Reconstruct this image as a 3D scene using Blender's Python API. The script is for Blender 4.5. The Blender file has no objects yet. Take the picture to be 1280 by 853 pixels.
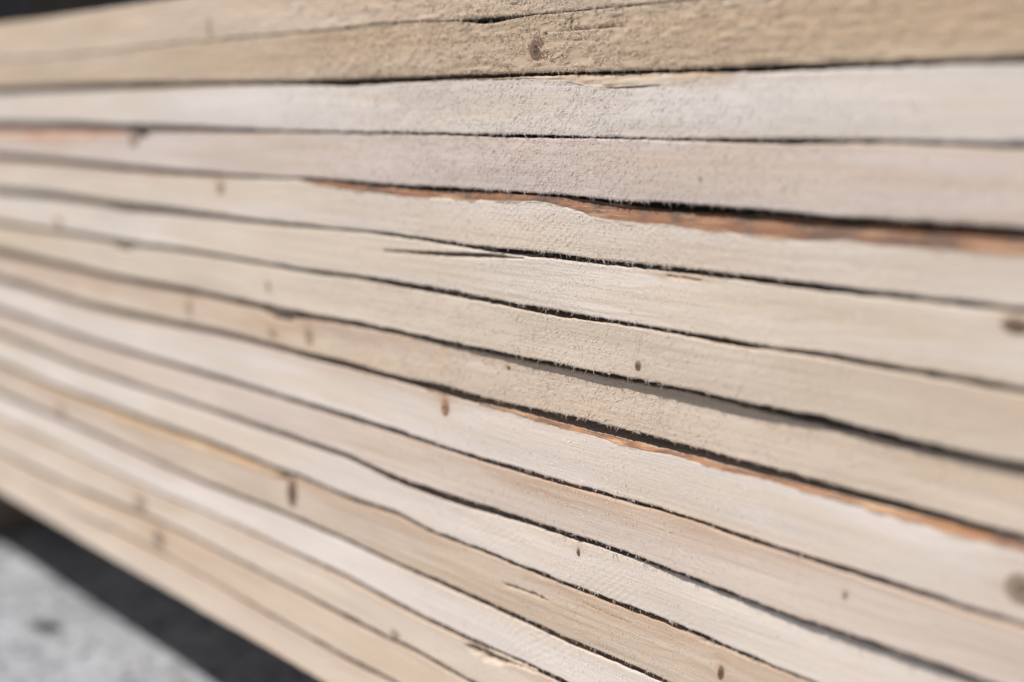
import bpy, math, random
import numpy as np

random.seed(7)
rng = np.random.default_rng(7)
scene = bpy.context.scene
COL = scene.collection

# ------------------------------------------------------------------ camera
FPX = 1778.0                       # focal length in photo pixels (50 mm on 36 mm)
PITCH = math.radians(9.06)         # looking slightly down
PSI = math.radians(39.04)          # angle between view and the run of the planks
DIST = 0.39                        # camera to the face of the pile
CAMZ = 0.43
cam_d = bpy.data.cameras.new("camera")
cam = bpy.data.objects.new("camera", cam_d)
COL.objects.link(cam)
cam.location = (0, -DIST, CAMZ)
cam.rotation_euler = (math.pi / 2 - PITCH, 0, math.pi / 2 - PSI)
cam_d.sensor_width = 36.0
cam_d.lens = FPX * 36.0 / 1280.0
cam_d.clip_start = 0.01
cam_d.clip_end = 100.0
cam_d.dof.use_dof = True
cam_d.dof.focus_distance = 0.592
cam_d.dof.aperture_fstop = 3.3
cam_d.dof.aperture_blades = 0
scene.camera = cam

# ------------------------------------------------------------------ light
SUN = np.array([-0.6, -1.0, 1.41]); SUN /= np.linalg.norm(SUN)
elev = math.asin(SUN[2])
world = bpy.data.worlds.new("World"); scene.world = world; world.use_nodes = True
wn = world.node_tree.nodes; wl = world.node_tree.links
sky = wn.new("ShaderNodeTexSky"); sky.sky_type = 'NISHITA'; sky.sun_disc = False
sky.sun_elevation = elev; sky.sun_rotation = math.atan2(SUN[0], SUN[1])
sky.air_density = 1.0; sky.dust_density = 0.2
wl.new(sky.outputs[0], wn["Background"].inputs[0])
wn["Background"].inputs[1].default_value = 0.05
sl = bpy.data.lights.new("sun", 'SUN'); sl.energy = 5.0; sl.angle = math.radians(0.53); sl.color = (1.0, 0.945, 0.885)
so = bpy.data.objects.new("sun", sl); COL.objects.link(so)
so.rotation_euler = (math.acos(SUN[2]), 0, math.atan2(SUN[1], SUN[0]) + math.pi / 2)
so.location = (-2, -4, 6)
vs = scene.view_settings
vs.view_transform = 'Standard'; vs.look = 'None'; vs.gamma = 1.0; vs.use_curve_mapping = False
vs.exposure = -0.07
scene.render.resolution_x = 1024; scene.render.resolution_y = 682
scene.render.engine = 'CYCLES'

# ------------------------------------------------------------------ helpers
_fh = np.array([-math.cos(PSI), math.sin(PSI), 0]); _r = np.array([math.sin(PSI), math.cos(PSI), 0])
_f = _fh * math.cos(PITCH) + np.array([0, 0, -math.sin(PITCH)])
_u = _fh * math.sin(PITCH) + np.array([0, 0, math.cos(PITCH)])

def at(px, py, y=0.0):
    """photo measurement -> point on the upright plane at depth y (the pile's face is y = 0)"""
    d = _f * FPX + _r * (px - 640) - _u * (py - 426.5)
    p = d * ((DIST + y) / d[1])
    return p[0], p[2] + CAMZ

def X_of(px, py):
    return at(px, py)[0]

def vn(x, y, seed=0):
    """value noise in [-1, 1]"""
    x = np.asarray(x, float); y = np.asarray(y, float)
    x, y = np.broadcast_arrays(x, y)
    ix = np.floor(x).astype(np.int64); iy = np.floor(y).astype(np.int64)
    fx = x - ix; fy = y - iy
    fx = fx * fx * (3 - 2 * fx); fy = fy * fy * (3 - 2 * fy)
    def h(a, b):
        n = (a * 374761393 + b * 668265263 + seed * 2147483 + 1013904223) & 0xffffffff
        n = ((n ^ (n >> 13)) * 1274126177) & 0xffffffff
        n = ((n ^ (n >> 16)) * 2246822519) & 0xffffffff
        n = n ^ (n >> 15)
        return (n & 0xffff) / 32767.5 - 1.0
    a = h(ix, iy); b = h(ix + 1, iy); c = h(ix, iy + 1); d = h(ix + 1, iy + 1)
    return (a * (1 - fx) + b * fx) * (1 - fy) + (c * (1 - fx) + d * fx) * fy

def link(o, parent=None):
    COL.objects.link(o)
    if parent is not None: o.parent = parent
    return o

def mesh_np(name, verts, quads=None, tris=None, ngons=None, mat=None, smooth=True):
    me = bpy.data.meshes.new(name)
    loops = []; starts = []; tot = 0
    for arr in (quads, tris):
        if arr is None or len(arr) == 0: continue
        k = arr.shape[1]
        loops.append(arr.ravel()); starts.append(tot + np.arange(len(arr)) * k); tot += arr.size
    for g in (ngons or []):
        loops.append(np.array(g)); starts.append(np.array([tot])); tot += len(g)
    loops = np.concatenate(loops).astype(np.int32); starts = np.concatenate(starts).astype(np.int32)
    me.vertices.add(len(verts)); me.vertices.foreach_set("co", np.asarray(verts, np.float32).ravel())
    me.loops.add(len(loops)); me.loops.foreach_set("vertex_index", loops)
    me.polygons.add(len(starts)); me.polygons.foreach_set("loop_start", starts)
    me.update(calc_edges=True); me.validate()
    me.polygons.foreach_set("use_smooth", np.full(len(me.polygons), smooth))
    if mat: me.materials.append(mat)
    return me

def tag(o, label=None, cat=None, group=None, kind=None):
    if label: o["label"] = label
    if cat: o["category"] = cat
    if group: o["group"] = group
    if kind: o["kind"] = kind
    return o

class NT:
    """small node-tree writer"""
    def __init__(s, name):
        s.m = bpy.data.materials.new(name); s.m.use_nodes = True
        s.t = s.m.node_tree; s.bsdf = s.t.nodes["Principled BSDF"]
    def n(s, typ, **kw):
        nd = s.t.nodes.new("ShaderNode" + typ)
        for k, v in kw.items(): setattr(nd, k, v)
        return nd
    def l(s, a, b): s.t.links.new(a, b)
    def val(s, sock, v):
        if isinstance(v, (int, float, tuple, list)): sock.default_value = v
        else: s.l(v, sock)
    def math(s, op, a, b=0.0, clamp=False):
        nd = s.n("Math", operation=op, use_clamp=clamp); s.val(nd.inputs[0], a); s.val(nd.inputs[1], b); return nd.outputs[0]
    def mix(s, fac, a, b, mode='MIX'):
        nd = s.n("Mix", data_type='RGBA', blend_type=mode); s.val(nd.inputs[0], fac)
        s.val(nd.inputs[6], a if not isinstance(a, tuple) else (*a[:3], 1)); s.val(nd.inputs[7], b if not isinstance(b, tuple) else (*b[:3], 1))
        return nd.outputs[2]
    def mapped(s, scale, loc=(0, 0, 0), rot=(0, 0, 0), src=None):
        mp = s.n("Mapping"); mp.inputs["Scale"].default_value = scale; mp.inputs["Location"].default_value = loc
        mp.inputs["Rotation"].default_value = rot
        if src is None:
            if not hasattr(s, "tc"): s.tc = s.n("TexCoord")
            src = getattr(s, "tc_src", None) or s.tc.outputs["Object"]
        s.l(src, mp.inputs[0]); return mp.outputs[0]
    def noise(s, vec, scale=1.0, detail=3.0, rough=0.55, dist=0.0):
        nd = s.n("TexNoise"); s.l(vec, nd.inputs["Vector"])
        nd.inputs["Scale"].default_value = scale; nd.inputs["Detail"].default_value = detail
        nd.inputs["Roughness"].default_value = rough; nd.inputs["Distortion"].default_value = dist
        return nd.outputs["Fac"]
    def ramp(s, fac, a, b, smooth=True):
        nd = s.n("MapRange", interpolation_type='SMOOTHSTEP' if smooth else 'LINEAR')
        s.val(nd.inputs[0], fac); nd.inputs[1].default_value = a; nd.inputs[2].default_value = b
        return nd.outputs[0]

# fine edges traced on the pile: (photo x, lower edge of the plank above, upper edge of the plank below)
SEAMS = [
    [(0,28.9,28.9), (51,23.1,23.1), (102,15.3,15.3), (153,7.5,7.5), (204,0.0,0.0)],
    [(0,74.8,76.1), (44,72.4,73.8), (99,68.3,69.7), (170,58.8,60.8), (211,53.7,55.7), (252,50.6,51.7), (340,43.5,45.2), (391,39.1,40.8), (430,35.4,36.7), (459,30.6,31.6), (527,26.9,27.9), (571,25.2,26.2), (592,23.5,28.6), (609,22.4,30.3), (622,21.4,28.6), (643,19.7,21.1), (717,13.3,14.3), (765,8.2,9.2), (855,0.7,1.7)],
    [(0,108.1,119.0), (102,103.7,113.9), (204,102.0,110.5), (289,102.0,107.1), (364,101.3,106.1), (430,99.3,107.4), (493,97.6,103.0), (561,94.2,99.3), (663,91.8,95.2), (731,89.7,92.8), (855,87.0,90.4), (932,82.6,90.1), (986,80.9,87.7), (1061,78.9,85.0), (1156,75.5,81.6), (1280,69.7,79.9)],
    [(0,149.6,164.9), (102,151.3,163.8), (156,154.7,166.6), (204,154.7,165.9), (265,158.1,165.9), (340,162.5,166.6), (430,164.9,167.2), (527,165.9,168.3), (612,168.3,170.6), (663,168.9,172.7), (714,170.0,172.7), (765,171.7,173.4), (855,174.0,176.1), (952,174.0,179.5), (1020,175.1,180.8), (1085,175.1,178.5), (1115,176.1,180.1), (1280,178.5,186.3)],
    [(0,188.6,203.9), (68,195.4,207.3), (136,202.2,214.1), (187,208.0,219.2), (238,212.4,220.3), (272,217.5,222.6), (357,220.9,224.3), (391,222.0,225.0), (430,225.0,228.4), (493,231.1,234.5), (561,234.5,237.9), (629,239.3,240.7), (663,241.3,243.0), (714,244.1,247.5), (765,250.8,255.6), (855,254.9,264.4), (952,262.4,268.5), (1020,268.5,276.0), (1156,277.0,283.8), (1280,284.5,292.3)],
    [(0,232.8,246.4), (68,237.9,251.5), (136,249.8,263.4), (204,256.6,268.5), (289,270.2,277.0), (340,277.0,282.1), (430,285.5,288.9), (493,292.2,295.6), (561,303.1,306.5), (615,309.9,314.7), (649,313.3,320.1), (697,318.1,323.5), (765,327.6,331.7), (855,336.1,341.2), (918,343.9,349.7), (1003,353.1,360.9), (1088,364.3,371.1), (1139,370.1,375.2), (1190,375.2,382.0), (1280,384.7,392.2)],
    [(0,274.9,285.1), (68,286.8,294.3), (102,289.5,298.7), (156,300.4,309.9), (238,310.6,316.7), (340,329.3,334.4), (391,337.8,343.9), (430,341.9,346.3), (493,352.1,357.5), (561,363.3,369.1), (629,377.9,382.0), (697,388.8,395.6), (765,400.7,404.1), (855,416.0,419.4), (918,426.2,433.0), (979,436.4,439.1), (1020,439.8,446.6), (1088,452.7,458.5), (1156,463.5,470.3), (1280,483.9,494.1)],
    [(0,307.2,324.2), (68,324.2,336.1), (136,341.2,352.1), (204,353.1,363.3), (272,366.7,375.2), (340,382.0,392.2), (360,387.1,399.0), (391,393.9,399.0), (430,399.0,405.8), (493,412.6,417.7), (561,426.8,431.3), (629,441.5,444.9), (697,455.1,458.5), (765,468.6,472.0), (855,485.6,489.0), (952,507.7,514.5), (1034,523.0,533.2), (1122,545.1,555.3), (1190,563.0,569.8), (1280,578.3,588.5)],
    [(0,341.2,358.2), (102,375.2,387.1), (204,397.3,409.2), (272,410.9,419.4), (340,429.6,438.1), (430,451.7,459.5), (493,470.3,475.4), (547,480.5,489.0), (578,490.7,499.2), (629,504.3,508.4), (697,517.9,526.4), (765,534.9,543.4), (855,557.0,565.5), (918,574.9,583.4), (986,591.9,600.4), (1054,610.6,619.1), (1122,627.6,636.1), (1190,646.3,654.8), (1280,670.1,680.3)],
    [(0,382.0,393.9), (68,407.5,419.4), (136,429.6,438.1), (190,444.9,455.1), (272,468.6,477.1), (340,490.7,497.5), (430,516.2,523.0), (493,536.6,541.7), (568,563.0,566.4), (629,580.7,585.1), (697,600.4,604.5), (765,619.1,622.5), (855,644.6,647.3), (918,666.7,671.1), (1003,693.9,698.3), (1088,719.4,726.2), (1156,741.5,748.2), (1280,778.8,789.0)],
    [(0,412.6,426.2), (68,441.5,453.4), (102,455.1,465.2), (187,483.9,492.4), (272,511.1,521.3), (340,534.9,543.4), (430,565.5,572.3), (493,595.3,603.1), (561,619.1,627.6), (629,639.5,646.3), (663,650.7,656.5), (714,667.7,673.5), (765,685.4,688.8), (855,717.7,721.1), (918,743.1,746.5), (986,768.6,772.0), (1054,790.7,794.1), (1190,834.9,840.0), (1224,848.5,853.6)],
    [(0,450.0,461.8), (68,480.5,487.3), (136,504.3,512.8), (204,529.8,538.3), (272,551.9,560.4), (340,584.1,588.5), (367,588.5,593.6), (391,601.1,605.5), (430,619.1,624.2), (493,637.8,642.9), (527,658.2,662.3), (595,683.7,687.1), (643,703.0,707.5), (697,724.5,727.9), (765,750.6,755.0), (855,783.9,789.0), (918,812.8,816.2), (1013,851.2,854.0)],
    [(0,487.3,499.2), (68,517.9,528.1), (136,545.1,557.0), (204,580.0,586.8), (272,607.2,615.7), (340,632.7,639.5), (430,671.8,676.9), (493,702.4,705.8), (561,731.3,735.7), (643,768.6,773.1), (714,800.9,806.0), (765,822.0,826.4), (833,851.2,855.3)],
    [(0,522.2,530.7), (102,569.8,576.6), (163,598.7,603.8), (238,631.0,635.1), (289,653.1,659.9), (340,676.9,683.7), (430,717.7,724.5), (527,769.7,774.4), (585,796.9,800.9), (629,817.2,822.0), (677,837.6,842.4), (704,851.2,856.0)],
    [(34,580.0,588.5), (102,610.6,619.1), (163,634.4,642.9), (218,658.2,665.0), (289,695.6,702.4), (340,721.1,726.2), (430,766.9,773.7), (486,797.5,800.9), (507,805.0,809.4), (588,850.2,854.6)],
    [(10,591.9,600.4), (68,620.8,631.0), (136,654.8,665.0), (204,691.5,699.0), (272,729.6,738.1), (340,768.6,775.4), (430,819.6,826.4), (486,847.8,851.9)],
    [(0,615.7,615.7), (68,656.5,656.5), (136,697.3,697.3), (204,736.4,736.4), (272,775.4,775.4), (340,814.5,814.5), (404,852.9,852.9)],
]

NP = 16

# ------------------------------------------------------------------ materials
def wood(name, base, stain=(0.42, 0.22, 0.11), ring=0.25, streak=0.25, seed=0.0, slope=0.0, saw=0.4):
    w = NT(name)
    ga = w.n('Attribute', attribute_name='grain'); w.tc_src = ga.outputs['Vector']
    o = (seed * 1.37, 0, seed * 0.61)
    tilt = (0, slope, 0)
    # slow blotches of weathering, long grain streaks, growth rings, pale fuzz, dark specks
    blot = w.noise(w.mapped((9, 9, 40), o), 1.0, 3)
    warm = w.noise(w.mapped((5, 5, 60), (o[0] + 4, 0, 3)), 1.0, 2)
    g1 = w.noise(w.mapped((10, 10, 420), o, tilt), 1.0, 5, 0.6)
    g2 = w.noise(w.mapped((40, 40, 1100), o, tilt), 1.0, 4, 0.65)
    wobble = w.noise(w.mapped((7, 7, 30), (o[0], 0, 9)), 1.0, 2, 0.5)
    sep = w.n("SeparateXYZ"); w.l(w.mapped((1, 1, 1), o, tilt), sep.inputs[0])
    ph = w.math('ADD', w.math('MULTIPLY', sep.outputs[2], 1500.0), w.math('MULTIPLY', wobble, 34.0))
    rg = w.ramp(w.math('SINE', ph), 0.35, 1.0)
    rmask = w.ramp(w.noise(w.mapped((6, 6, 90), (o[0] + 8, 0, 1)), 1.0, 2), 0.42, 0.65)
    dark = tuple(c * k for c, k in zip(base, (0.66, 0.58, 0.49)))
    pale = tuple(min(0.86, c * k) for c, k in zip(base, (1.14, 1.15, 1.17)))
    tan = tuple(c * k for c, k in zip(base, (1.0, 0.93, 0.82)))
    c = w.mix(w.ramp(blot, 0.35, 0.7), base, pale)
    c = w.mix(w.math('MULTIPLY', w.ramp(warm, 0.45, 0.7), 0.75), c, tan)
    c = w.mix(w.math('MULTIPLY', w.ramp(g1, 0.42, 0.75), streak * 2.2), c, dark)
    c = w.mix(w.math('MULTIPLY', w.ramp(g2, 0.5, 0.8), streak), c, dark)
    c = w.mix(w.math('MULTIPLY', w.math('MULTIPLY', rg, rmask), ring), c, dark)
    fz = w.noise(w.mapped((420, 420, 900), o, (0, 0.6, 0)), 1.0, 3, 0.6)
    c = w.mix(w.math('MULTIPLY', w.ramp(fz, 0.5, 0.75), 0.35), c, pale)
    sp = w.noise(w.mapped((260, 260, 520), (o[0], 0, 5)), 1.0, 1, 0.4)
    c = w.mix(w.math('MULTIPLY', w.ramp(sp, 0.74, 0.82), 0.5), c, dark)
    at_ = w.n("Attribute", attribute_name="stain")
    sn = w.math('MULTIPLY', at_.outputs["Fac"], w.ramp(w.noise(w.mapped((25, 25, 500), o), 1.0, 4), 0.2, 0.6), True)
    c = w.mix(sn, c, stain)
    w.l(c, w.bsdf.inputs["Base Color"])
    w.bsdf.inputs["Roughness"].default_value = 0.72
    w.bsdf.inputs["Specular IOR Level"].default_value = 0.4
    w.bsdf.inputs["Sheen Weight"].default_value = 0.38
    w.bsdf.inputs["Sheen Roughness"].default_value = 0.45
    w.bsdf.inputs["Sheen Tint"].default_value = (1.0, 0.95, 0.9, 1)
    bp = w.n("Bump"); bp.inputs["Strength"].default_value = 0.55; bp.inputs["Distance"].default_value = 0.0003
    fine = w.noise(w.mapped((330, 330, 2000), o, (0, 0, 0), w.mapped((1, 1, 1), (0, 0, 0), (0, saw, 0))), 1.0, 4, 0.65)
    w.l(w.math('ADD', fine, w.math('MULTIPLY', g2, 1.7)), bp.inputs["Height"])
    w.l(bp.outputs[0], w.bsdf.inputs["Normal"])
    return w.m

def fibre_mat(name, base):
    w = NT(name)
    c = tuple(min(0.88, k * g) for k, g in zip(base, (1.36, 1.38, 1.40)))
    w.bsdf.inputs["Base Color"].default_value = (*c, 1)
    w.bsdf.inputs["Roughness"].default_value = 0.6
    w.bsdf.inputs["Sheen Weight"].default_value = 0.2
    return w.m

def bark(name, ca, cb, cc, wd=(0.58, 0.5, 0.42)):
    w = NT(name)
    a = w.noise(w.mapped((28, 120, 420)), 1.0, 5, 0.65)
    b = w.noise(w.mapped((45, 60, 110), (3, 1, 2)), 1.0, 3, 0.6)
    g = w.noise(w.mapped((60, 600, 1200)), 1.0, 3, 0.6)
    c = w.mix(w.ramp(b, 0.44, 0.58), ca, cb)
    c = w.mix(w.ramp(a, 0.52, 0.64), c, cc)
    c = w.mix(w.math('MULTIPLY', w.ramp(g, 0.5, 0.75), 0.35), c, tuple(k * 0.55 for k in ca))
    e = w.n("Attribute", attribute_name="edge")
    c = w.mix(w.ramp(w.math('ADD', e.outputs["Fac"], w.math('MULTIPLY', w.math('SUBTRACT', a, 0.5), 0.5)), 0.18, -0.02), c, wd)
    w.l(c, w.bsdf.inputs["Base Color"]); w.bsdf.inputs["Roughness"].default_value = 0.7
    w.bsdf.inputs["Specular IOR Level"].default_value = 0.35
    bp = w.n("Bump"); bp.inputs["Strength"].default_value = 0.7; bp.inputs["Distance"].default_value = 0.0005
    w.l(a, bp.inputs["Height"]); w.l(bp.outputs[0], w.bsdf.inputs["Normal"])
    return w.m

def knot_mat(name, core, rim, rings=5.0, rimdark=0.5):
    w = NT(name)
    v = w.mapped((1, 0, 1))
    nz = w.noise(w.mapped((1.3, 1, 1.3)), 1.0, 2)
    ln = w.n("VectorMath", operation='LENGTH'); w.l(v, ln.inputs[0])
    r = w.math('ADD', ln.outputs["Value"], w.math('MULTIPLY', w.math('SUBTRACT', nz, 0.5), 0.35))
    rg = w.ramp(w.math('SINE', w.math('MULTIPLY', r, rings * 6.283)), -0.3, 0.9)
    c = w.mix(w.ramp(r, 0.1, 0.95), core, rim)
    c = w.mix(w.math('MULTIPLY', rg, 0.45), c, tuple(k * 0.5 for k in core))
    edge = w.math('MULTIPLY', w.ramp(r, 0.7, 0.95), rimdark)
    c = w.mix(edge, c, tuple(k * 0.45 for k in core))
    w.l(c, w.bsdf.inputs["Base Color"]); w.bsdf.inputs["Roughness"].default_value = 0.7
    bp = w.n("Bump"); bp.inputs["Strength"].default_value = 0.5; bp.inputs["Distance"].default_value = 0.0002
    w.l(rg, bp.inputs["Height"]); w.l(bp.outputs[0], w.bsdf.inputs["Normal"])
    return w.m

def concrete():
    w = NT("concrete")
    a = w.noise(w.mapped((14, 14, 14)), 1.0, 5, 0.6)
    b = w.noise(w.mapped((90, 90, 90)), 1.0, 4, 0.65)
    d = w.noise(w.mapped((45, 45, 45), (7, 3, 0)), 1.0, 3, 0.6)
    c = w.mix(w.ramp(a, 0.35, 0.7), (0.27, 0.288, 0.318), (0.41, 0.428, 0.455))
    c = w.mix(w.ramp(b, 0.45, 0.68), c, (0.56, 0.572, 0.595))
    c = w.mix(w.math('MULTIPLY', w.ramp(d, 0.52, 0.68), 0.65), c, (0.13, 0.13, 0.135))
    w.l(c, w.bsdf.inputs["Base Color"]); w.bsdf.inputs["Roughness"].default_value = 0.9
    bp = w.n("Bump"); bp.inputs["Strength"].default_value = 0.8; bp.inputs["Distance"].default_value = 0.003
    w.l(w.math('ADD', b, a), bp.inputs["Height"]); w.l(bp.outputs[0], w.bsdf.inputs["Normal"])
    return w.m

# ------------------------------------------------------------------ ground
def axis(lo, hi, a, b, step, n):
    g = np.geomspace(step, 1, n)
    left = a - (a - lo) * np.geomspace(0.004, 1, n)[::-1]; right = b + (hi - b) * np.geomspace(0.004, 1, n)
    return np.concatenate([left, np.arange(a, b, step), right])
gx = axis(-9, 7, -2.0, -0.55, 0.006, 14); gy = axis(-6, 9, -0.35, 0.35, 0.006, 14)
GX, GY = np.meshgrid(gx, gy, indexing='ij')
gfade = ((GX > -2.05) & (GX < -0.5) & (GY > -0.4) & (GY < 0.4)).astype(float)
def ground_z(x, y):
    return 0.0022 * vn(x / 0.05, y / 0.05, 3) + 0.0016 * vn(x / 0.018, y / 0.018, 4) + 0.0010 * vn(x / 0.008, y / 0.008, 5) - 0.004
GZ = ground_z(GX, GY) * gfade - 0.004 * (1 - gfade)
nx, ny = GX.shape
idx = np.arange(nx * ny).reshape(nx, ny)
q = np.stack([idx[:-1, :-1], idx[1:, :-1], idx[1:, 1:], idx[:-1, 1:]], -1).reshape(-1, 4)
ground = link(bpy.data.objects.new("ground", mesh_np("ground", np.stack([GX, GY, GZ], -1).reshape(-1, 3), q, mat=concrete())))
tag(ground, kind="structure", label="pale grey rough concrete ground under the pile")

def stone_mesh(name, seed, mat, flat=0.6):
    import bmesh
    bm = bmesh.new(); bmesh.ops.create_icosphere(bm, subdivisions=2, radius=1.0)
    r = random.Random(seed); k = [r.uniform(0, 50) for _ in range(3)]
    for v in bm.verts:
        f = 1 + 0.22 * float(vn(v.co.x * 1.3 + k[0], v.co.y * 1.3 + k[1], seed)) + 0.12 * float(vn(v.co.z * 2.4 + k[2], v.co.x * 2.1, seed + 9))
        v.co *= f; v.co.z *= flat
    me = bpy.data.meshes.new(name); bm.to_mesh(me); bm.free()
    me.materials.append(mat); return me
dk = NT("pit_shade"); nz = dk.noise(dk.mapped((2, 2, 2)), 1.0, 4)
dk.l(dk.mix(dk.ramp(nz, 0.4, 0.7), (0.035, 0.034, 0.035), (0.10, 0.095, 0.09)), dk.bsdf.inputs["Base Color"]); dk.bsdf.inputs["Roughness"].default_value = 0.8
def ground_at(px, py):
    d = _f * FPX + _r * (px - 640) - _u * (py - 426.5)
    p = d * (-(CAMZ + 0.003) / d[2]); return p[0], p[1] - DIST
gxy = ground_at(55, 786)  # dark lump added in place of a pit and the shadow inside it
pit_lump = link(bpy.data.objects.new("stone_chip", stone_mesh("stone_chip", 5, dk.m, 0.55)))
pit_lump.scale = (0.012, 0.006, 0.006); pit_lump.rotation_euler = (0, 0, 0.7)
pit_lump.location = (gxy[0], gxy[1], 0.0005)
tag(pit_lump, "small dark lump added for a shaded pit in the sunlit concrete", "pit")
# loose grit on the concrete: uncountable, one object
gm = NT("grit"); nz = gm.noise(gm.mapped((160, 160, 160)), 1.0, 2)
gm.l(gm.mix(gm.ramp(nz, 0.35, 0.65), (0.16, 0.155, 0.15), (0.50, 0.48, 0.45)), gm.bsdf.inputs["Base Color"]); gm.bsdf.inputs["Roughness"].default_value = 0.85
ico = stone_mesh("tmp", 2, gm.m); iv = np.array([v.co[:] for v in ico.vertices]); it = np.array([p.vertices[:] for p in ico.polygons]); bpy.data.meshes.remove(ico)
V = []; Tt = []
for k in range(900):
    x = random.uniform(-1.75, -0.6); y = random.uniform(-0.3, 0.2); s = random.uniform(0.0012, 0.0035) * (1.6 if random.random() < 0.06 else 1)
    a = random.uniform(0, 6.28); ca, sa = math.cos(a), math.sin(a)
    vv = iv * np.array([1, random.uniform(0.6, 1), 1]) * s
    vv = np.stack([vv[:, 0] * ca - vv[:, 1] * sa + x, vv[:, 0] * sa + vv[:, 1] * ca + y, vv[:, 2] + float(ground_z(x, y)) + s * 0.25], -1)
    Tt.append(it + len(V) * len(iv)); V.append(vv)
grit = link(bpy.data.objects.new("grit", mesh_np("grit", np.concatenate(V), tris=np.concatenate(Tt), mat=gm.m)))
tag(grit, "loose pale and dark grit scattered over the concrete", "grit", kind="stuff")

# ------------------------------------------------------------------ board wall far behind the pile, shade put into near-black colours
wallm = []
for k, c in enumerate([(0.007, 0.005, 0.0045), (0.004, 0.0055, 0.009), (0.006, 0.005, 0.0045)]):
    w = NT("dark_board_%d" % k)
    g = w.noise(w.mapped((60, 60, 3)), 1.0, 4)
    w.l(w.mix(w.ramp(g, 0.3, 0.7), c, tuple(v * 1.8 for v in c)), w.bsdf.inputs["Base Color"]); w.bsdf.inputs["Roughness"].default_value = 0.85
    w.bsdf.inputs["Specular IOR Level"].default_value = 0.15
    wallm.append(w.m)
def box_mesh(name, sx, sy, sz, mat, bev=0.003):
    import bmesh
    bm = bmesh.new(); bmesh.ops.create_cube(bm, size=1.0)
    for v in bm.verts: v.co = (v.co.x * sx, v.co.y * sy, v.co.z * sz + sz / 2)
    bmesh.ops.bevel(bm, geom=bm.edges[:], offset=bev, segments=2, affect='EDGES')
    me = bpy.data.meshes.new(name); bm.to_mesh(me); bm.free(); me.materials.append(mat); return me
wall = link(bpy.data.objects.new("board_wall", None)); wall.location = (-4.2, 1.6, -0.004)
tag(wall, "dark brown board wall behind the pile, shade put into its colour", "wall")
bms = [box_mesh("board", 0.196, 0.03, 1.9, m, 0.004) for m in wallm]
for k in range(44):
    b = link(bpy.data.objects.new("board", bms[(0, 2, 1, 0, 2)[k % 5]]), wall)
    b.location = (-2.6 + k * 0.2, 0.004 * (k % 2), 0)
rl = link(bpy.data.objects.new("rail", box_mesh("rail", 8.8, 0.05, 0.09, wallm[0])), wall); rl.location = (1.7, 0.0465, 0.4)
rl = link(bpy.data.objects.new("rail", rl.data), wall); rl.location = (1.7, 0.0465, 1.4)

# ------------------------------------------------------------------ the pile: common grid
XL, XR = -3.2, 0.55
GRID = np.concatenate([np.linspace(XL, -1.32, 40), np.arange(-1.30, -0.64, 0.0026), np.arange(-0.64, -0.33, 0.0005),
                       np.arange(-0.33, -0.19, 0.0014), np.linspace(-0.185, XR, 40)])
def blurfac(px):
    return np.interp(px, [0, 300, 520, 860, 1280], [0.75, 0.85, 1.2, 1.25, 0.85])
def smooth_interp(pts):
    pts = sorted(pts); x = np.array([p[0] for p in pts]); z = np.array([p[1] for p in pts])
    o = np.argsort(x); x = x[o]; z = z[o]
    y = np.interp(GRID, x, z)
    # light rounding of the corners between measured points
    fine = np.arange(XL, XR, 0.002); f = np.interp(fine, x, z)
    def sm(n):
        k = np.hanning(2 * n + 1); k /= k.sum(); return np.convolve(np.pad(f, n, mode='edge'), k, 'valid')
    t = np.clip((-0.60 - fine) / 0.12, 0, 1)
    return np.interp(GRID, fine, sm(10) * (1 - t) + sm(46) * t)
def px_track(pts, y=0.0):
    return smooth_interp([at(a, b, y) for a, b in pts])
PX = np.interp(GRID, [X_of(p, 300) for p in range(-100, 1500, 20)], list(range(-100, 1500, 20)))

# how far each plank stands back from the common face (m), by photo x
SETBACK = {0: [(0, 0.0), (1280, 0.0)], 1: [(0, 0.0003), (1280, 0.0)], 2: [(0, 0.0022), (250, 0.0012), (420, 0.0), (1280, 0.0006)],
           3: [(0, 0.0005), (1280, 0.0)], 4: [(0, 0.001), (1280, 0.0004)], 5: [(0, 0.0012), (1280, 0.0)],
           6: [(0, 0.0004), (1280, -0.0006)], 7: [(0, 0.0016), (440, 0.0012), (560, 0.0030), (700, 0.0046), (900, 0.0050), (1280, 0.0036)],
           8: [(0, 0.0010), (440, 0.0008), (700, 0.0030), (1280, 0.0028)], 9: [(0, 0.0006), (440, 0.0006), (800, 0.0014), (1280, 0.0012)],
           10: [(0, 0.0010), (560, 0.0014), (700, 0.0030), (850, 0.0050), (1280, 0.0052)], 11: [(0, 0.0008), (560, 0.0014), (850, 0.0040), (1280, 0.0040)],
           12: [(0, 0.0014), (600, 0.0022), (1280, 0.0036)], 13: [(0, 0.0004), (1280, 0.0022)], 14: [(0, 0.0010), (1280, 0.0016)], 15: [(0, 0.0004), (1280, 0.0006)]}
YO = [np.interp(PX, [p for p, _ in SETBACK[i]], [v for _, v in SETBACK[i]]) + 0.0003 * vn(GRID / 0.09, i * 7.1, 40 + i) for i in range(NP)]
def scaled(z, y): return CAMZ + (z - CAMZ) * (DIST + y) / DIST

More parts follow.
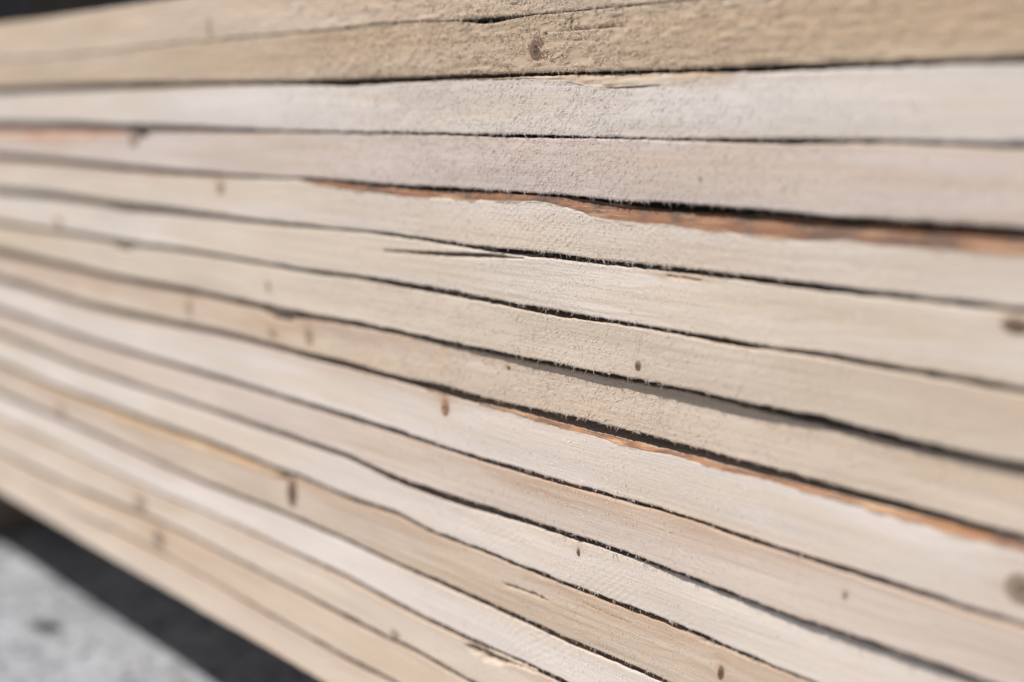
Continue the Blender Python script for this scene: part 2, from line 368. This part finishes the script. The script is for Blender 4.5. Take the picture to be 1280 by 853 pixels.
GAPK = {4: 0.85, 10: 0.9, 11: 0.9, 2: 1.15, 8: 1.1}
ZT, ZB = [], []
for i in range(NP + 1):
    up, lo = [], []
    for (p, a, b) in SEAMS[i]:
        m = (a + b) / 2; h = (b - a) / 2 * float(blurfac(p)) * GAPK.get(i, 1.0)
        up.append(at(p, m - h)); lo.append(at(p, m + h))
    zu = smooth_interp(up); zl = smooth_interp(lo)
    near = (GRID > -1.3) & (GRID < -0.18)
    rag = lambda s: np.where(near, 0.00016 * vn(GRID / 0.0013, s, 60) + 0.00022 * vn(GRID / 0.005, s + 3, 61), 0)
    if i > 0:
        zb = scaled(zu, YO[i - 1]) + rag(i * 3.3); ZB.append(zb)
    if i < NP:
        zt = scaled(zl, YO[i]) + rag(i * 3.3 + 1.7)
        if i > 0: zt = np.minimum(zt, ZB[-1] - 0.0002)
        ZT.append(zt)
# small change of level out of sight keeps every plank at least a board thick
for i in range(NP): ZB[i] = np.minimum(ZB[i], ZT[i] - 0.015)

# waney (bark) edges: lower limit of the strip along the top arris, in photo measurements
WANE = {2: [(440, 105), (493, 104), (595, 100), (663, 98.6), (714, 102), (751, 108.8), (799, 107), (855, 101.5), (885, 98), (925, 93.0)],
        3: [(-60, 172), (0, 174), (51, 177), (119, 175), (163, 168)],
        4: [(370, 224), (425, 239.6), (527, 248), (588, 253), (615, 251.5), (680, 251.5), (714, 263.4), (748, 274.6), (799, 280.4), (855, 287.2), (918, 295.3), (986, 303.8), (1088, 307.2), (1190, 314), (1280, 322.5), (1400, 334)],
        8: [(470, 470), (553, 495), (578, 501), (629, 514.5), (697, 535.6), (765, 553.6), (855, 575.7), (918, 593.6), (986, 612.3), (1054, 629.3), (1190, 668.4), (1280, 693.9), (1400, 726)],
        11: [(-40, 440), (60, 487), (136, 519), (204, 544), (272, 569), (335, 592), (356, 596)]}
for k_ in (8,): WANE[k_] = [(a, b - 1.5) for a, b in WANE[k_]]
WR = {2: 0.55, 3: 0.7, 4: 0.55, 8: 0.8, 11: 0.7}      # how steeply the strip runs back
WD = {}
for i, pts in WANE.items():
    lo_ = np.array([at(a, b)[0] for a, b in pts]); zz = scaled(px_track(pts), YO[i])
    w_ = np.clip(ZT[i] - zz, 0, 0.013)
    ends = np.clip((GRID - lo_.min()) / 0.01, 0, 1) * np.clip((lo_.max() - GRID) / 0.01, 0, 1)
    WD[i] = w_ * ends * np.clip(1 + (0.3 if i == 8 else 0.10) * vn(GRID / 0.016, i, 71) + 0.02 * vn(GRID / 0.002, i, 72), 0, 2)

# cracks and torn places: plank -> (points in the photo, half width m, depth m, roughness)
CRACK = {1: [([(717, 12), (714, 24), (712, 37)], 0.00035, 0.0016, 0.2), ([(679, 44), (684, 40), (717, 37), (780, 33)], 0.0003, 0.0010, 0.3),
             ([(646, 43), (655, 52), (661, 60)], 0.0004, 0.0016, 0.3), ([(684, 53), (720, 51), (760, 50)], 0.0003, 0.0006, 0.3)],
         5: [([(478, 313.5), (530, 317), (561, 318.6), (610, 320), (652, 321.5)], 0.00065, 0.010, 0.3)],
         11: [([(622, 729.6), (634, 734.5), (645, 738), (662, 744.5), (682, 753)], 0.0005, 0.0022, 0.7)],
         13: [([(576, 806), (600, 817), (625, 825), (650, 830), (680, 842)], 0.0016, 0.0050, 1.0), ([(596, 820), (612, 827), (630, 830)], 0.001, 0.004, 1.0)],
         2: [([(752, 109.5), (800, 107.6), (856, 102)], 0.0005, 0.0018, 0.4)],
         15: [([(395, 815), (420, 828)], 0.0005, 0.001, 0.5)],
         7: [([(330, 390), (345, 393), (358, 396), (366, 396)], 0.0024, 0.012, 0.6)],
         6: [([(138, 302), (152, 306), (164, 308)], 0.0026, 0.012, 0.6)]}
CRACK[5] += [([(132, 256), (150, 259), (172, 262)], 0.0022, 0.010, 0.6), ([(828, 345), (850, 348), (880, 351)], 0.0005, 0.0008, 0.8)]
CRACK[11] += [([(334, 589), (347, 592), (358, 596)], 0.0022, 0.010, 0.5), ([(858, 800), (900, 815), (950, 838)], 0.0003, 0.0007, 0.6), ([(720, 755), (790, 786)], 0.0003, 0.0006, 0.6)]
CRACK[3] = [([(158, 163), (170, 166), (184, 166)], 0.0024, 0.008, 0.9)]
FUZZ = [1.25, 1.3, 1.05, 0.95, 0.75, 0.6, 0.8, 0.95, 0.42, 0.45, 0.4, 0.5, 0.35, 0.4, 0.4, 0.4]
FANG = [0.15, 0.15, 0.7, 0.6, -0.5, -0.4, 0.5, 0.4, -0.5, -0.8, -0.6, -0.7, -0.5, 0.3, 0.3, 0.3]

def face_disp(i, X, Z):
    """relief of the sawn face (m, towards the viewer is negative y)"""
    a = FANG[i]; ca, sa = math.cos(a), math.sin(a)
    u = X * ca + Z * sa; v = -X * sa + Z * ca
    f = FUZZ[i]
    d = (0.00012 if i < 2 else 0.00008) * vn(u / 0.0028, v / 0.0006, 100 + i) + 0.00006 * vn(u / 0.0016, v / 0.0005, 130 + i)
    d = d * (0.55 + 0.6 * np.clip(0.6 + vn(X / 0.02, Z / 0.006, 160 + i), 0, 1.5))
    if i < 2:
        t = np.clip(vn(X / 0.0050, Z / 0.0016, 200 + i) - 0.15, 0, 1); d = d + 0.0006 * t
        d = d - 0.00015 * np.abs(vn(X / 0.03, Z / 0.0011, 210 + i))
    s = (X * 0.8 + Z * (1.1 if i % 2 else -1.1)) / 0.0042
    d = d * f + (0.00005 if i in (4, 5, 9, 10, 12) else 0.00002) * np.clip(vn(X / 0.03, Z / 0.015, 7 + i) + 0.35, 0, 1) * np.sin(6.283 * s * (1 + 0.15 * (i % 3)) + 5 * vn(X / 0.015, Z / 0.012, 5 + i))
    d = d + 0.00035 * vn(X / 0.06, Z / 0.012, 190 + i)
    y = -d
    for pts, wd, dep, rough in CRACK.get(i, []):
        P = np.array([at(p, q_) for p, q_ in pts])
        m = (X > P[:, 0].min() - 0.006) & (X < P[:, 0].max() + 0.006)
        if not m.any(): continue
        xs, zs = X[m], Z[m]; best = np.full(xs.shape, 1.0); L = np.zeros(xs.shape)
        for k in range(len(P) - 1):
            a0, b0 = P[k], P[k + 1]; ab = b0 - a0
            t = np.clip(((xs - a0[0]) * ab[0] + (zs - a0[1]) * ab[1]) / (ab @ ab), 0, 1)
            dd = np.hypot(xs - a0[0] - t * ab[0], zs - a0[1] - t * ab[1])
            tt = (k + t) / (len(P) - 1); L = np.where(dd < best, tt, L); best = np.minimum(best, dd)
        best = best + rough * 0.0005 * vn(xs / 0.0022, zs / 0.0009, 17) 
        prof = np.clip(4 * L * (1 - L) * 2.2, 0.15, 1) if rough > 0.35 else np.clip(np.minimum(1.0, 0.35 + 2 * L), 0, 1)
        g = np.clip(1.6 - best / (wd * prof), 0, 1)
        y[m] += dep * g * prof * (1 + 0.5 * rough * vn(xs / 0.0015, zs / 0.0008, 23))
    return y

BASE = [(0.52, 0.435, 0.335), (0.46, 0.375, 0.275), (0.575, 0.545, 0.505), (0.52, 0.462, 0.418), (0.57, 0.52, 0.455), (0.595, 0.55, 0.485),
        (0.555, 0.49, 0.40), (0.55, 0.475, 0.385), (0.60, 0.555, 0.50), (0.56, 0.49, 0.42), (0.60, 0.55, 0.485), (0.53, 0.45, 0.36),
        (0.63, 0.585, 0.53), (0.60, 0.53, 0.44), (0.59, 0.505, 0.40), (0.60, 0.515, 0.415)]
BASE = [(a * 1.04, b * 0.99, c * 0.985) for a, b, c in BASE]
RING = [0.2, 0.35, 0.15, 0.12, 0.25, 0.35, 0.12, 0.12, 0.1, 0.25, 0.12, 0.45, 0.15, 0.2, 0.2, 0.2]
STREAK = [0.25, 0.3, 0.12, 0.14, 0.2, 0.22, 0.2, 0.2, 0.12, 0.2, 0.12, 0.3, 0.12, 0.16, 0.18, 0.18]
# brown heartwood or bark-side tint running along the top of a face: plank -> (photo x, depth m, strength)
STAIN = {0: [(0, 0.0, 0), (1280, 0, 0)], 2: [(640, 0.002, 0.3), (900, 0.004, 0.35), (960, 0, 0)],
         7: [(0, 0.016, 0.4), (380, 0.014, 0.45), (640, 0.006, 0.3), (900, 0.006, 0.2), (1280, 0.004, 0.2)],
         4: [(0, 0.006, 0.35), (270, 0.006, 0.4), (330, 0.0, 0)], 13: [(0, 0.012, 0.35), (200, 0.012, 0.4), (420, 0.004, 0.25), (700, 0.006, 0.3)], 14: [(0, 0.01, 0.3), (200, 0.014, 0.4), (500, 0.006, 0.2)], 15: [(0, 0.006, 0.3), (300, 0.008, 0.3), (500, 0.004, 0.2)], 8: [(0, 0.004, 0.25), (470, 0.005, 0.4), (560, 0.006, 0.35), (800, 0, 0)], 12: [(0, 0, 0), (120, 0.008, 0.3), (200, 0.01, 0.35), (330, 0, 0)],
         9: [(380, 0.0, 0.0), (520, 0.006, 0.35), (640, 0.009, 0.6), (860, 0.010, 0.5), (1050, 0.007, 0.3), (1280, 0.005, 0.25)],
         10: [(0, 0.0, 0), (1280, 0.0, 0)], 11: [(340, 0.006, 0.5), (480, 0.008, 0.35), (640, 0.004, 0.2), (720, 0.010, 0.5), (900, 0.010, 0.45), (1050, 0.005, 0.3)],
         6: [(900, 0.0, 0), (1000, 0.016, 0.14), (1280, 0.02, 0.2)], 5: [(780, 0.0, 0), (830, 0.005, 0.6), (880, 0.005, 0.5), (930, 0, 0)],
         3: [(0, 0.010, 0.45), (170, 0.006, 0.3), (300, 0.0, 0)]}
LABEL = ["topmost tan plank of the pile, cut off by the upper picture edge",
         "rough tan plank with a round ringed brown knot, second from the top",
         "pale grey plank with fuzzy sawn face just below the one with the ringed knot",
         "pinkish grey plank with a fuzzy face, lying on the one with the wide bark edge",
         "pale plank with a wide reddish brown bark edge widening to the right",
         "pale plank with a long thin split along its upper edge",
         "light tan plank with a small dot knot right of centre, overhanging the one below",
         "tan plank in the overhang's thin shadow, resting on the plank with the orange bark edge",
         "pale plank with a thin bright orange bark edge and a small orange knot",
         "plank with brown tint below its upper edge, under the one with the orange bark edge",
         "pale plank with a tiny dark fleck low at centre, thin shadow along its top",
         "brownish streaked plank with a dark spike knot left and a short surface split",
         "whitest smooth plank in the lower pile, fifth from the bottom",
         "cream plank with a torn splintered hollow in its upper edge",
         "cream plank with a brown knot near the left, second from the bottom",
         "lowest cream plank of the pile, above the dark gap over the concrete"]
# knots: plank, photo x, y, half width and height in mm, kind, tilt
KNOTS = [(1, 670, 62, 4.6, 5.2, 'brown', 0.15), (6, 798, 458, 1.6, 1.9, 'dark', 0.1), (10, 716, 688, 0.9, 1.7, 'dark', -0.1), (8, 1272, 733, 6, 5, 'grey', 0),
         (5, 1272, 396, 5, 2.6, 'dark', 0), (9, 1054, 743, 1.0, 1.7, 'grey', 0.2), (6, 335, 358, 1.8, 3.2, 'pale', 0), (11, 362, 606, 3.4, 8.5, 'brown', 0.08),
         (14, 197, 672, 6, 6, 'grey', 0), (13, 174, 628, 7, 5, 'pale', 0), (8, 553, 503, 2.6, 4.0, 'orange', 0.1), (7, 234, 378, 4, 8.5, 'pale', 0), (7, 338, 415, 4, 3, 'pale', 0),
         (7, 383, 412, 3.5, 7, 'pale', 0), (3, 166, 172, 5, 4, 'grey', 0), (4, 274, 230, 4, 4, 'pale', 0), (11, 893, 838, 1.6, 3.0, 'brown', 0.15), (11, 74, 514, 6, 4.5, 'pale', 0), (3, 876, 224, 0.7, 1.2, 'grey', 0),
         (13, 492, 800, 4, 2.2, 'pale', 0), (0, 262, 36, 1.5, 5, 'pale', 0.2), (7, 628, 458, 1.3, 1.0, 'brown', 0), (5, 72, 290, 5, 4, 'pale', 0)]
ROWS = 40
vrow = np.linspace(0, 1, ROWS)
# rows crowd towards the two arrises
vrow = 0.5 - 0.5 * np.cos(np.pi * vrow) * (0.35) - 0.5 * (1 - 2 * vrow) * 0.65
vrow = (vrow - vrow[0]) / (vrow[-1] - vrow[0])
DEPTH = 0.24
planks = []
X0 = -0.6
for i in range(NP):
    zt, zb, yo = ZT[i], ZB[i], YO[i]
    w_ = WD.get(i, np.zeros_like(GRID)); d_ = w_ * WR.get(i, 0)
    ztf = zt - w_                                           # top of the sawn face
    ztw = np.where(w_ > 0, scaled(zt, d_), zt)
    if i > 0: ztw = np.minimum(ztw, ZB[i - 1] - 0.0002)
    Xg = np.repeat(GRID[:, None], ROWS, 1); Zg = ztf[:, None] + (zb - ztf)[:, None] * vrow[None]
    near = ((GRID > -1.31) & (GRID < -0.186)).astype(float)[:, None]
    Yg = yo[:, None] + face_disp(i, Xg, Zg) * near
    et = np.clip(1 - (ztf[:, None] - Zg) / 0.0009, 0, 1); eb = np.clip(1 - (Zg - zb[:, None]) / 0.0009, 0, 1)
    chip = 1 + 0.8 * vn(GRID / 0.011, i, 90)[:, None]
    Yg = Yg + 0.0006 * chip * (et ** 2 * (w_[:, None] < 1e-4) + eb ** 2)
    mt = zt if i == 0 else (ZB[i - 1] + zt) / 2 - 0.00005
    mb = zb if i == NP - 1 else None
    dep = np.interp(PX, [-100, 150, 330, 480, 900, 1100, 1300], [0.004, 0.006, 0.012, 0.05, 0.07, 0.05, 0.02])
    dep = dep * np.clip(1 + 0.6 * vn(GRID / 0.07, i, 77), 0.3, 2); dr = np.clip(dep / 0.05, 0.1, 1)
    cols = []
    def row(y, z): cols.append(np.stack([GRID, np.broadcast_to(y, GRID.shape), z], -1))
    row(DEPTH, mt); row(0.12, mt); row(yo + d_ + dep + 0.006, mt); row(yo + d_ + dep + 0.003, ztw - 0.003 * dr); row(yo + 0.0022 + d_ + 0.002 * dr, ztw - 0.0022 * dr); row(yo + 0.0008 + d_, ztw - 0.0001)
    top = len(cols)
    for r in range(ROWS): cols.append(np.stack([GRID, Yg[:, r], Zg[:, r]], -1))
    zlow = zb if i == NP - 1 else (ZT[i + 1] + zb) / 2 + 0.00005
    row(yo + 0.0018, zb); row(yo + dep + 0.003, zb + 0.0003 * dr); row(yo + dep + 0.006, zlow); row(0.12, zlow); row(DEPTH, zlow)
    V = np.stack(cols, 1); nxg, R = V.shape[:2]
    zc = float(np.mean((zt + zb) / 2)); loc = np.array([X0, DEPTH / 2, zc])
    idx = np.arange(nxg * R).reshape(nxg, R); nxt = np.roll(idx, -1, 1)
    q = np.stack([idx[:-1], nxt[:-1], nxt[1:], idx[1:]], -1).reshape(-1, 4)
    mat = wood("sawn_wood_%d" % i, BASE[i], ring=RING[i], streak=STREAK[i], seed=3.0 + i * 2.7, slope=[0.02, 0.0, 0.01, -0.02, 0.05, 0.06, 0.02, -0.01, 0.0, 0.04, 0.02, 0.05, 0.03, 0.0, 0.02, 0.0][i],
               stain=(0.42, 0.25, 0.135), saw=FANG[i])
    me = mesh_np("plank", (V - loc).reshape(-1, 3), q, ngons=[list(idx[0]), list(idx[-1][::-1])], mat=mat)
    st = np.zeros((nxg, R))
    if i in STAIN:
        sp = STAIN[i]; dd = np.interp(PX, [s[0] for s in sp], [s[1] for s in sp]); ss = np.interp(PX, [s[0] for s in sp], [s[2] for s in sp])
        ddw = dd * (1 + 0.4 * vn(GRID / 0.03, i, 33))
        f = np.clip((ddw[:, None] - (ztf[:, None] - Zg)) / (0.6 * np.maximum(ddw, 1e-4))[:, None], 0, 1)
        st[:, top:top + ROWS] = np.where(dd[:, None] > 1e-4, f * ss[:, None], 0)
    at_ = me.attributes.new("stain", 'FLOAT', 'POINT'); at_.data.foreach_set("value", st.astype(np.float32).ravel())
    gp = V - loc
    for (ki, kx, ky, rx, rz, kk, _) in KNOTS:
        if ki != i: continue
        cx, cz = at(kx, ky); cx -= loc[0]; cz -= loc[2]; a_ = rx * 0.0032; b_ = rz * 0.0017
        dx = (gp[..., 0] - cx) / a_; dz = (gp[..., 2] - cz)
        bump = np.exp(-dx * dx - (dz / b_) ** 2)
        gp[..., 2] -= dz * 0.85 * bump
        st += (V[..., 1] < 0.02) * 0.55 * np.exp(-(dx * 1.7) ** 2 - (dz / b_ * 1.15) ** 2) * (0.6 if kk in ('grey', 'pale') else 1)
    at_.data.foreach_set("value", st.astype(np.float32).ravel())
    ag = me.attributes.new("grain", 'FLOAT_VECTOR', 'POINT'); ag.data.foreach_set("vector", gp.astype(np.float32).ravel())
    o = link(bpy.data.objects.new("plank", me)); o.location = loc
    tag(o, LABEL[i], "plank", "sawn planks stacked in the pile")
    planks.append((o, loc))

# ------------------------------------------------------------------ bark edges (parts)
BARK = {2: bark("pale_bark", (0.46, 0.34, 0.25), (0.52, 0.43, 0.34), (0.40, 0.28, 0.19)),
        3: bark("pink_bark", (0.42, 0.25, 0.18), (0.46, 0.34, 0.27), (0.36, 0.19, 0.13)),
        4: bark("red_bark", (0.24, 0.115, 0.062), (0.13, 0.078, 0.055), (0.42, 0.25, 0.145)),
        8: bark("orange_bark", (0.36, 0.185, 0.095), (0.21, 0.105, 0.062), (0.52, 0.33, 0.19)),
        11: bark("amber_bark", (0.52, 0.35, 0.20), (0.44, 0.31, 0.20), (0.56, 0.43, 0.30))}
BL = {2: "thin pale brown bark edge", 3: "pinkish brown bark edge", 4: "reddish brown bark edge", 8: "bright orange bark edge", 11: "amber bark edge"}
for i, w_ in WD.items():
    o, loc = planks[i]
    n = 8; t = np.linspace(-0.12, 1.0, n)[None]; Xg = np.repeat(GRID[:, None], n, 1)
    ztw = np.minimum(scaled(ZT[i], w_ * WR[i]), (ZB[i - 1] - 0.0002))
    z0 = ZT[i] - w_
    Z = z0[:, None] + (ztw - z0)[:, None] * np.clip(t, -0.1, 1)
    Y = YO[i][:, None] + (w_ * WR[i])[:, None] * np.clip(t, 0, 1) ** 1.3 - 0.0004 * np.clip(1 - np.abs(t - 0.55) / 0.45, -0.35, 1)
    Y = Y - 0.0004 * vn(Xg / 0.006, Z / 0.002, 300 + i) * np.clip(w_ / 0.003, 0, 1)[:, None] - 0.0002 * vn(Xg / 0.002, Z / 0.0012, 301 + i) - 0.0001
    idx = np.arange(Xg.size).reshape(Xg.shape)
    keep = (w_[:-1] > 0.0003) & (w_[1:] > 0.0003)
    q = np.stack([idx[:-1, :-1], idx[:-1, 1:], idx[1:, 1:], idx[1:, :-1]], -1)[keep].reshape(-1, 4)
    used = np.unique(q); mp = np.zeros(idx.size, int); mp[used] = np.arange(len(used))
    V = np.stack([Xg, Y, Z], -1).reshape(-1, 3)[used] - loc
    b = link(bpy.data.objects.new("bark_edge", mesh_np("bark_edge", V, mp[q], mat=BARK[i])), o)
    ea = b.data.attributes.new('edge', 'FLOAT', 'POINT'); ea.data.foreach_set('value', np.broadcast_to(np.clip(t, 0, 1), Xg.shape).ravel()[used].astype(np.float32))
    tag(b, BL[i])

# ------------------------------------------------------------------ knots (parts)
KM = {'brown': knot_mat("knot_brown", (0.15, 0.095, 0.06), (0.25, 0.165, 0.11), 4.5),
      'dark': knot_mat("knot_dark", (0.15, 0.095, 0.06), (0.24, 0.175, 0.125), 2.5, 0.3),
      'grey': knot_mat("knot_grey", (0.27, 0.20, 0.145), (0.38, 0.30, 0.23), 2.5, 0.2),
      'orange': knot_mat("knot_orange", (0.40, 0.22, 0.12), (0.36, 0.20, 0.115), 2.0, 0.6),
      'pale': knot_mat("knot_pale", (0.40, 0.29, 0.20), (0.50, 0.39, 0.29), 2.0, 0.2)}
nr, ns = 5, 28
kv = [(0, -1.0, 0)]; kt = []
for r in range(1, nr + 1):
    for s in range(ns):
        a = 2 * math.pi * s / ns; q_ = r / nr
        kv.append((q_ * math.cos(a), -1 + 2.2 * q_ ** 4, q_ * math.sin(a)))
for s in range(ns): kt.append((0, 1 + (s + 1) % ns, 1 + s))
kq = [(1 + (r - 1) * ns + s, 1 + (r - 1) * ns + (s + 1) % ns, 1 + r * ns + (s + 1) % ns, 1 + r * ns + s) for r in range(1, nr) for s in range(ns)]
kmesh = {}
for k, m in KM.items(): kmesh[k] = mesh_np("knot", np.array(kv), np.array(kq)[:, ::-1], np.array(kt), mat=m)
for (i, px, py, rx, rz, kind, tilt) in KNOTS:
    o, loc = planks[i]
    x, z = at(px, py); yo = float(np.interp(x, GRID, YO[i])); z = float(scaled(z, yo))
    hi_ = float(np.interp(x, GRID, ZT[i] - WD.get(i, np.zeros_like(GRID)))) - 0.0005; lo_ = float(np.interp(x, GRID, ZB[i])) + 0.0005
    rz = min(rz, (hi_ - lo_) / 2 / 0.00135 * 0.9); h_ = rz * 0.00135
    z = min(max(z, lo_ + h_ * 0.97), hi_ - h_ * 0.97)
    k = link(bpy.data.objects.new("knot", kmesh[kind]), o)
    k.location = np.array([x, yo, z]) - loc; g_ = 1.25 if px < 450 else 1.0; k.scale = (rx * 1.4 * g_ / 1000, 0.0005, rz * 1.35 / 1000); k.rotation_euler = (0, tilt, 0)

# ------------------------------------------------------------------ wood fibres torn up by the saw (uncountable: stuff, one part for each plank)
def fibres(base, tang, curl, out, L, W, seed):
    """three-sided tapered hairs: base (n,3), tangent (n,3), curl (n,3), out = lift per hair"""
    n = len(base); ts = np.array([0.0, 0.45, 1.0])
    nrm = np.array([0, -1.0, 0])
    rings = []
    for t, wf in zip(ts, (1.0, 0.75, 0.0)):
        c = base + tang * (L * t)[:, None] + curl * (L * t * t)[:, None] + nrm * (out * math.sin(min(1, t * 1.3) * 1.9))[:, None]
        if wf == 0: rings.append(c[:, None]); continue
        side = np.cross(tang, nrm); side /= np.linalg.norm(side, axis=1)[:, None] + 1e-9
        ring = [c + side * (W * wf)[:, None], c + nrm * (W * wf * 0.9)[:, None], c - side * (W * wf)[:, None]]
        rings.append(np.stack(ring, 1))
    V = np.concatenate(rings, 1)                               # n,7,3
    T_ = []
    for s in range(3):
        a, b = s, (s + 1) % 3
        T_ += [(a, b, 3 + b), (a, 3 + b, 3 + a), (3 + a, 3 + b, 6)]
    T_ = np.array(T_)[None] + (np.arange(n) * 7)[:, None, None]
    return V.reshape(-1, 3), T_.reshape(-1, 3)

for i in range(NP):
    o, loc = planks[i]
    f = FUZZ[i]; n = int(10500 * f)
    X = np.clip(rng.normal(-0.475, 0.115, n), -0.95, -0.22)
    zt = np.interp(X, GRID, ZT[i] - WD.get(i, np.zeros_like(GRID))); zb = np.interp(X, GRID, ZB[i]); yo = np.interp(X, GRID, YO[i])
    v = rng.uniform(0.02, 0.985, n); Z = zt + (zb - zt) * v
    clump = vn(X / 0.008, Z / 0.003, 500 + i) + rng.uniform(-0.5, 0.5, n)
    k = clump > -0.25; X, Z, yo, zt, zb = X[k], Z[k], yo[k], zt[k], zb[k]; n = len(X)
    Y = yo + face_disp(i, X, Z)
    ang = FANG[i] + rng.normal(0, 0.5, n) + np.where(rng.random(n) < 0.3, math.pi, 0)
    tang = np.stack([np.cos(ang), np.full(n, -0.12), np.sin(ang)], -1)
    ca = ang + rng.choice([-1, 1], n) * 1.4
    curl = np.stack([np.cos(ca), np.full(n, 0.05), np.sin(ca)], -1) * rng.uniform(0.0, 0.5, n)[:, None]
    L = rng.gamma(4.0, 0.00023, n) * (0.6 + 0.5 * f); W = rng.uniform(0.00007, 0.00014, n) * (1.25 if i < 2 else 1.0); big = rng.random(n) < (0.14 if i < 2 else 0.06); W = np.where(big, W * 2.0, W); L = np.where(big, L * 1.35, L); out = rng.uniform(0.00003, 0.00018, n) * f
    V1, T1 = fibres(np.stack([X, Y + 0.00005, Z], -1), tang, curl, out, L, W, i)
    # hairs hanging over the lower arris and a few standing on the upper one
    n2 = int(260 * (0.5 + 0.6 * f)); X = np.clip(rng.normal(-0.46, 0.12, n2), -0.95, -0.22); X = np.where(rng.random(n2) < 0.5, np.round(X / 0.011) * 0.011 + rng.normal(0, 0.0012, n2), X)
    lowr = rng.random(n2) < 0.85
    zt = np.interp(X, GRID, ZT[i] - WD.get(i, np.zeros_like(GRID))); zb = np.interp(X, GRID, ZB[i]); yo = np.interp(X, GRID, YO[i])
    Z = np.where(lowr, zb + 0.0004, zt - 0.0004); Y = yo + 0.0001
    ang = np.where(lowr, -1.57 + rng.normal(0.35, 0.6, n2), 0.6 + rng.normal(0, 0.6, n2))
    tang = np.stack([np.cos(ang), np.full(n2, -0.15), np.sin(ang)], -1)
    ca = ang + rng.choice([-1, 1], n2) * 1.4
    curl = np.stack([np.cos(ca), np.full(n2, 0.0), np.sin(ca)], -1) * rng.uniform(0.1, 0.7, n2)[:, None]
    L = rng.gamma(3.0, 0.00042, n2) + 0.0005; W = rng.uniform(0.00007, 0.00016, n2)
    V2, T2 = fibres(np.stack([X, Y, Z], -1), tang, curl, rng.uniform(0.0, 0.0003, n2), L, W, i + 50)
    V = np.concatenate([V1, V2]) - loc; T_ = np.concatenate([T1, T2 + len(V1)])
    fm = fibre_mat("torn_fibre_%d" % i, BASE[i])
    b = link(bpy.data.objects.new("wood_fibres", mesh_np("wood_fibres", V, tris=T_, mat=fm)), o)
    tag(b, kind="stuff")

# ------------------------------------------------------------------ bearers that carry the pile
bw = wood("bearer_wood", (0.24, 0.195, 0.155), ring=0.3, streak=0.4, seed=91.0)
zbot = float(ZB[-1].min())
for bx, lab in ((-1.505, "weathered brown timber bearer under the far left of the pile"), (0.33, "timber bearer under the near right end of the pile")):
    hgt = float(np.interp(bx, GRID, ZB[-1])) + 0.0035
    me = box_mesh("bearer", 0.11, 0.30, hgt, bw, 0.004)
    b = link(bpy.data.objects.new("timber_bearer", me)); b.location = (bx, 0.185, -0.0035)
    tag(b, lab, "bearer")
